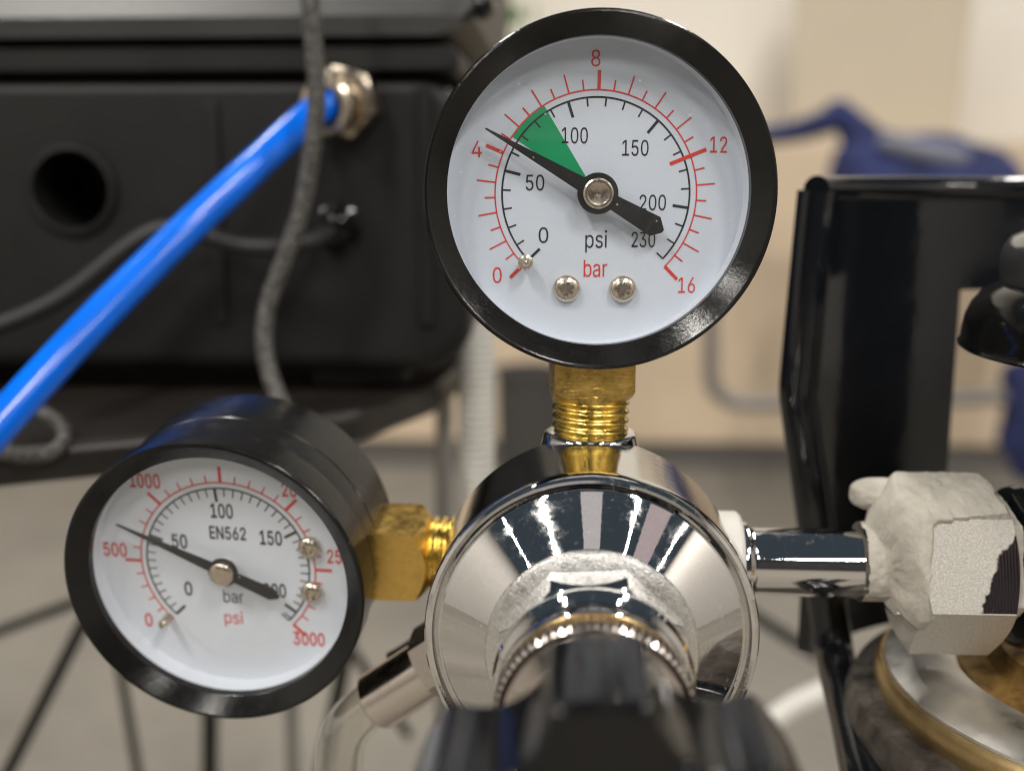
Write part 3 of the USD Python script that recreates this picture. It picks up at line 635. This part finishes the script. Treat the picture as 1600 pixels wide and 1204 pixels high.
bf = part(case, 'tube_fitting', ax(tri(hexnut(16.5, 7.5)), fit + [3.0, 0, 0.5], -Y + np.array([-0.12, 0, 0]), 0.25), 'nickel', 20)
part(bf, 'release_collar', ax(lathe([(4.6, 0), (7.2, 0), (7.6, 0.6), (7.6, 5.0), (6.9, 5.8), (5.3, 6.0), (5.3, 4)], 48), fit + [0.5, -7.2, -0.5], -Y + np.array([-0.35, 0, -0.12])), 'nickel')
gp = part(case, 'cable_gland', tf(lathe([(0.001, 7), (2.4, 7.2), (4.2, 6.4), (5.4, 4.4), (5.6, 1), (6.6, 0.4), (6.6, 0)][::-1], 48), gl, X, Z, -Y), 'black_plastic')
latch = at(742, 8, y=CYF)
part(case, 'latch_pin', tf(lathe([(0.001, 8), (2.0, 7.6), (3.0, 6), (3.2, 0)][::-1], 32), latch + [2, 6, 0], X, Z, -Y), 'black_plastic')

end = fit + np.array([-3.0, -12.5, -2.0])
p1, p2 = at(290, 360, y=256), at(0, 662, y=214)
bp = smooth_path([end + [4, 3, 2.2], end, at(410, 248, y=272), p1, at(140, 510, y=233), p2, at(-160, 850, y=196)], 80)
single('blue_tube', tube(bp, 4.0, 32), 'blue_tube', 'bright blue air tube slanting up to the brass fitting on the black case', 'air tube', smooth=60)
gp_ = [at(470, -160, y=262), at(482, -40, y=262), at(489, 60, y=262), at(495, 150, y=262), at(488, 230, y=262), at(470, 330, y=262), at(438, 420, y=261), at(414, 500, y=259), at(418, 570, y=256), at(440, 632, y=252), at(470, 690, y=246)]
single('braided_cable', tube(smooth_path(gp_, 140), 2.15, 20), 'braid_grey', 'grey braided cable hanging down in front of the black case', 'cable', smooth=60)
single('power_cable', tube(smooth_path([gl + [0, -3, -0.5], gl + [-2, -9, -1.5], at(470, 380, y=285), at(400, 386, y=284), at(330, 370, y=284), at(262, 356, y=283), at(190, 392, y=281), at(110, 455, y=279), at(20, 500, y=277), at(-80, 530, y=276)], 120), 2.3, 20), 'rubber_black', 'thin black cable sagging from a gland across the black case front', 'cable', smooth=60)
lpp = [at(-40, 716, y=232), at(0, 706, y=232), at(45, 712, y=233), at(88, 702, y=236), at(101, 676, y=240), at(80, 652, y=243), at(45, 640, y=245), at(0, 640, y=246)]
single('cable_loop', tube(smooth_path(lpp, 80), 1.75, 18), 'braid_grey', 'loop of grey braided cord below the lower end of the blue tube', 'cord', smooth=60)

single('white_pipe', tube(np.array([at(1170, 1150, y=430), at(1240, 1102, y=450), at(1330, 1060, y=480)]), 5.0, 20), 'white_plastic', 'white pipe running low between the black knob and the black guard', 'pipe', smooth=60)

for fx in (-300, -60): part(case, 'foot', rbox(fx - 14, fx + 14, CYF + 12, CYF + 40, -57.9, -50, 2), 'rubber_black')
# stand under the case
tb = thing('side_table', 'dark low table under the black case with thin black legs on the carpet', 'table', (-150, 420, -H))
tp = Polygon([(-31, 640), (-31, 380), (-37, 322), (-53, 280), (-97, 248), (-160, 214), (-300, 190), (-420, 300), (-420, 640)]).buffer(-12).buffer(12, quad_segs=8)
part(tb, 'tabletop', bevel_extr(tp, 9, 2.5, 3).translate([0, 0, -58 - 9]), 'dark_wood')
def rod(a, b, r): return tube(np.linspace(a, b, 8), r, 16)
zb = -70.0
def leg(u0, v0, u1, v1, y0, y1, r, name='leg', m='black_metal'):
    part(tb, name, rod(at(u0, v0, y=y0), at(u1, v1, y=y1), r), m, 60)
leg(228, 780, -10, 1250, 400, 380, 2.6)
leg(150, 820, 245, 1380, 470, 470, 2.2)
leg(330, 900, 326, 1420, 430, 430, 3.6)
leg(585, 800, 480, 1320, 420, 420, 3.2)
leg(300, 872, -40, 1000, 480, 480, 2.6, 'brace')
leg(530, 985, 640, 1150, 500, 500, 2.4, 'brace')
leg(1160, 950, 1330, 1055, 620, 620, 4.0, 'brace')
leg(450, 860, 462, 1380, 560, 560, 3.5, 'leg', 'grey_metal')
leg(694, 570, 694, 1300, 430, 430, 3.6, 'leg', 'grey_metal')
# ribbed white hose
hp = np.linspace(at(744, 500, y=330), at(745, 1250, y=330), 260)
hr = 5.55 + 0.35 * np.sin(np.arange(260) * 2 * math.pi / 4)
single('ribbed_hose', tube(hp, hr, 32), 'white_plastic', 'white ribbed hose hanging straight down behind the regulator', 'hose', smooth=60)

# ------------------------------------------------------------------ far side of the room
cab = thing('low_cabinet', 'tan wooden low cabinet along the back wall', 'cabinet', (400, 2500, -H))
part(cab, 'carcass', slab(-1500, 2300, 2382, 2740, -H + 60, 88), 'tan_board', False)
for k in range(5):
    part(cab, 'door', rbox(-1495 + 760 * k, -1495 + 752 * k + 8 * k + 748, 2362, 2381, -H + 66, 84, 3), 'tan_board')
part(cab, 'plinth', slab(-1480, 2280, 2400, 2720, -H, -H + 60), 'grey_metal', False)
pa, pb = at(1248, -60, y=2600), at(1528, -60, y=2600); pc, pd = at(1236, 238, y=2560), at(1490, 238, y=2560)
def board(ps, t):
    ps = np.array(ps); n = np.cross(ps[1] - ps[0], ps[2] - ps[0]); n /= np.linalg.norm(n)
    v = np.vstack([ps, ps + n * t]); m = trimesh.convex.convex_hull(v); return m
single('display_board', board([pa, pb, pd, pc], 18), 'panel_cloth', 'beige cloth display board leaning on the back wall above the cabinet', 'board', smooth=False)
# plant on the cabinet
pl = thing('potted_plant', 'green leafy plant seen past the corner of the black case', 'plant', (-150, 2560, 88))
part(pl, 'pot', tf(lathe([(0.001, 0), (50, 0), (64, 90), (68, 92), (68, 104), (60, 104), (58, 92), (0.001, 90)], 40), (-150, 2560, 88), X, Y, Z), 'terracotta')
rng = np.random.RandomState(4); leaves = []
for k in range(70):
    c = np.array([-150, 2560, 180.0]) + np.array([rng.normal(0, 36), rng.normal(0, 40), rng.uniform(40, 330)]) - [12, 0, 0]
    d = rng.normal(size=3); d[2] = abs(d[2]) * 0.6 + 0.1; d /= np.linalg.norm(d); s = np.cross(d, rng.normal(size=3)); s /= np.linalg.norm(s); nn = np.cross(d, s)
    L, w = rng.uniform(45, 80), rng.uniform(13, 20)
    v = np.array([c, c + d * L * .35 + s * w + nn * 3, c + d * L * .75 + s * w * .7, c + d * L - nn * 9, c + d * L * .75 - s * w * .7, c + d * L * .35 - s * w + nn * 3, c + d * L * .5 - nn * 4])
    leaves.append(trimesh.Trimesh(v, [[0, 1, 6], [1, 2, 6], [2, 3, 6], [3, 4, 6], [4, 5, 6], [5, 0, 6]], process=False))
part(pl, 'stem', cat(*[tube(smooth_path([(-150, 2560, 175), (-150 + a * 20, 2560, 260), (-150 + a * 45, 2560 + 20 * a, 380)], 12), 3, 8) for a in (-1, 0, 1)]), 'leaf', 60)
for lf in leaves[:40]: part(pl, 'leaf', lf, 'leaf', False)
# chair with tubular frame and a navy bag on it
ch = thing('armchair', 'grey tubular chair frame in front of the tan cabinet', 'chair', (480, 2000, -H))
CYY = 1900.0
fp = [at(1111, 330, y=CYY), at(1110, 450, y=CYY), at(1110, 560, y=CYY), at(1115, 605, y=CYY), at(1140, 626, y=CYY), at(1180, 630, y=CYY), at(1300, 627, y=CYY), at(1450, 622, y=CYY), at(1640, 617, y=CYY)]
part(ch, 'side_frame', tube(smooth_path(fp, 80), 13.5, 16), 'grey_metal', 60)
q = at(1420, 620, y=CYY)
part(ch, 'leg', rod((q[0], CYY + 20, -H), (q[0], CYY, q[2]), 12), 'grey_metal', 60)
q = at(1640, 617, y=CYY)
part(ch, 'leg', rod((q[0], CYY + 20, -H), (q[0], CYY, at(1640, 330, y=CYY)[2]), 12), 'grey_metal', 60)
a_, b_ = at(1330, 345, y=CYY), at(1590, 345, y=CYY)
part(ch, 'seat', rbox(a_[0], b_[0] + 160, CYY - 60, CYY + 320, a_[2] - 55, a_[2], 18), 'navy_cloth')
bag = thing('cloth_bag', 'navy blue cloth bag with a thin strap, behind the black guard', 'bag', (a_[0] + 120, CYY + 60, a_[2]))
def blobby(pts, r, seed, sc=1.0):
    """cloth body: hull pieces joined, refined and wrinkled"""
    m = Manifold()
    for i in range(len(pts) - 1):
        m = m + Manifold.batch_hull([Manifold.sphere(r[i], 20).translate(list(pts[i])), Manifold.sphere(r[i + 1], 20).translate(list(pts[i + 1]))])
    m = m.refine_to_length(16); t = tri(m); t.merge_vertices()
    trimesh.smoothing.filter_taubin(t, iterations=12)
    nz = meshkit.fbm(t.vertices * 0.016, 4, seed) - 0.5
    t.vertices = t.vertices + t.vertex_normals * (nz * 34 * sc)[:, None]
    return t
W_ = lambda u, v, y=CYY: at(u, v, y=y)
part(bag, 'body', blobby([W_(1350, 270), W_(1400, 298), W_(1460, 308), W_(1520, 312), W_(1560, 322)], [62, 96, 104, 92, 50], 5), 'navy_cloth', True)
part(bag, 'top_fold', blobby([W_(1312, 178), W_(1345, 215), W_(1362, 260), W_(1350, 330)], [22, 34, 36, 40], 8), 'navy_cloth', True)
part(bag, 'flap', blobby([W_(1385, 222, CYY - 70), W_(1440, 236, CYY - 76), W_(1500, 246, CYY - 76)], [11, 17, 14], 2, 0.3), 'grey_cloth', True)
part(bag, 'strap', tube(smooth_path([W_(1315, 180), W_(1275, 196), W_(1230, 208), W_(1190, 212), W_(1120, 214)], 30), np.linspace(24, 11, 30), 12), 'navy_cloth', 60)
part(bag, 'side_pocket', blobby([W_(1600, 600), W_(1612, 680), W_(1616, 720)], [38, 52, 46], 9), 'navy_cloth', True)
bn = thing('dark_bin', 'dark bin on the carpet behind the white ribbed hose', 'bin', (-60, 1500, -H))
bb0, bb1 = at(775, 560, y=1500), at(890, 560, y=1500)
w0, w1 = bb0[0], bb1[0]; mid = (w0 + w1) / 2; hw0 = (w1 - w0) / 2
zt0 = at(800, 575, y=1500)[2]
part(bn, 'bin_body', tf(lathe([(0.001, 0), (hw0 * 0.8, 0), (hw0, zt0 + H - 6), (hw0 + 5, zt0 + H - 4), (hw0 + 5, zt0 + H), (hw0 - 4, zt0 + H), (hw0 - 6, zt0 + H - 20), (0.001, zt0 + H - 24)], 48), (mid, 1500, -H), X, Y, Z), 'bin_grey')
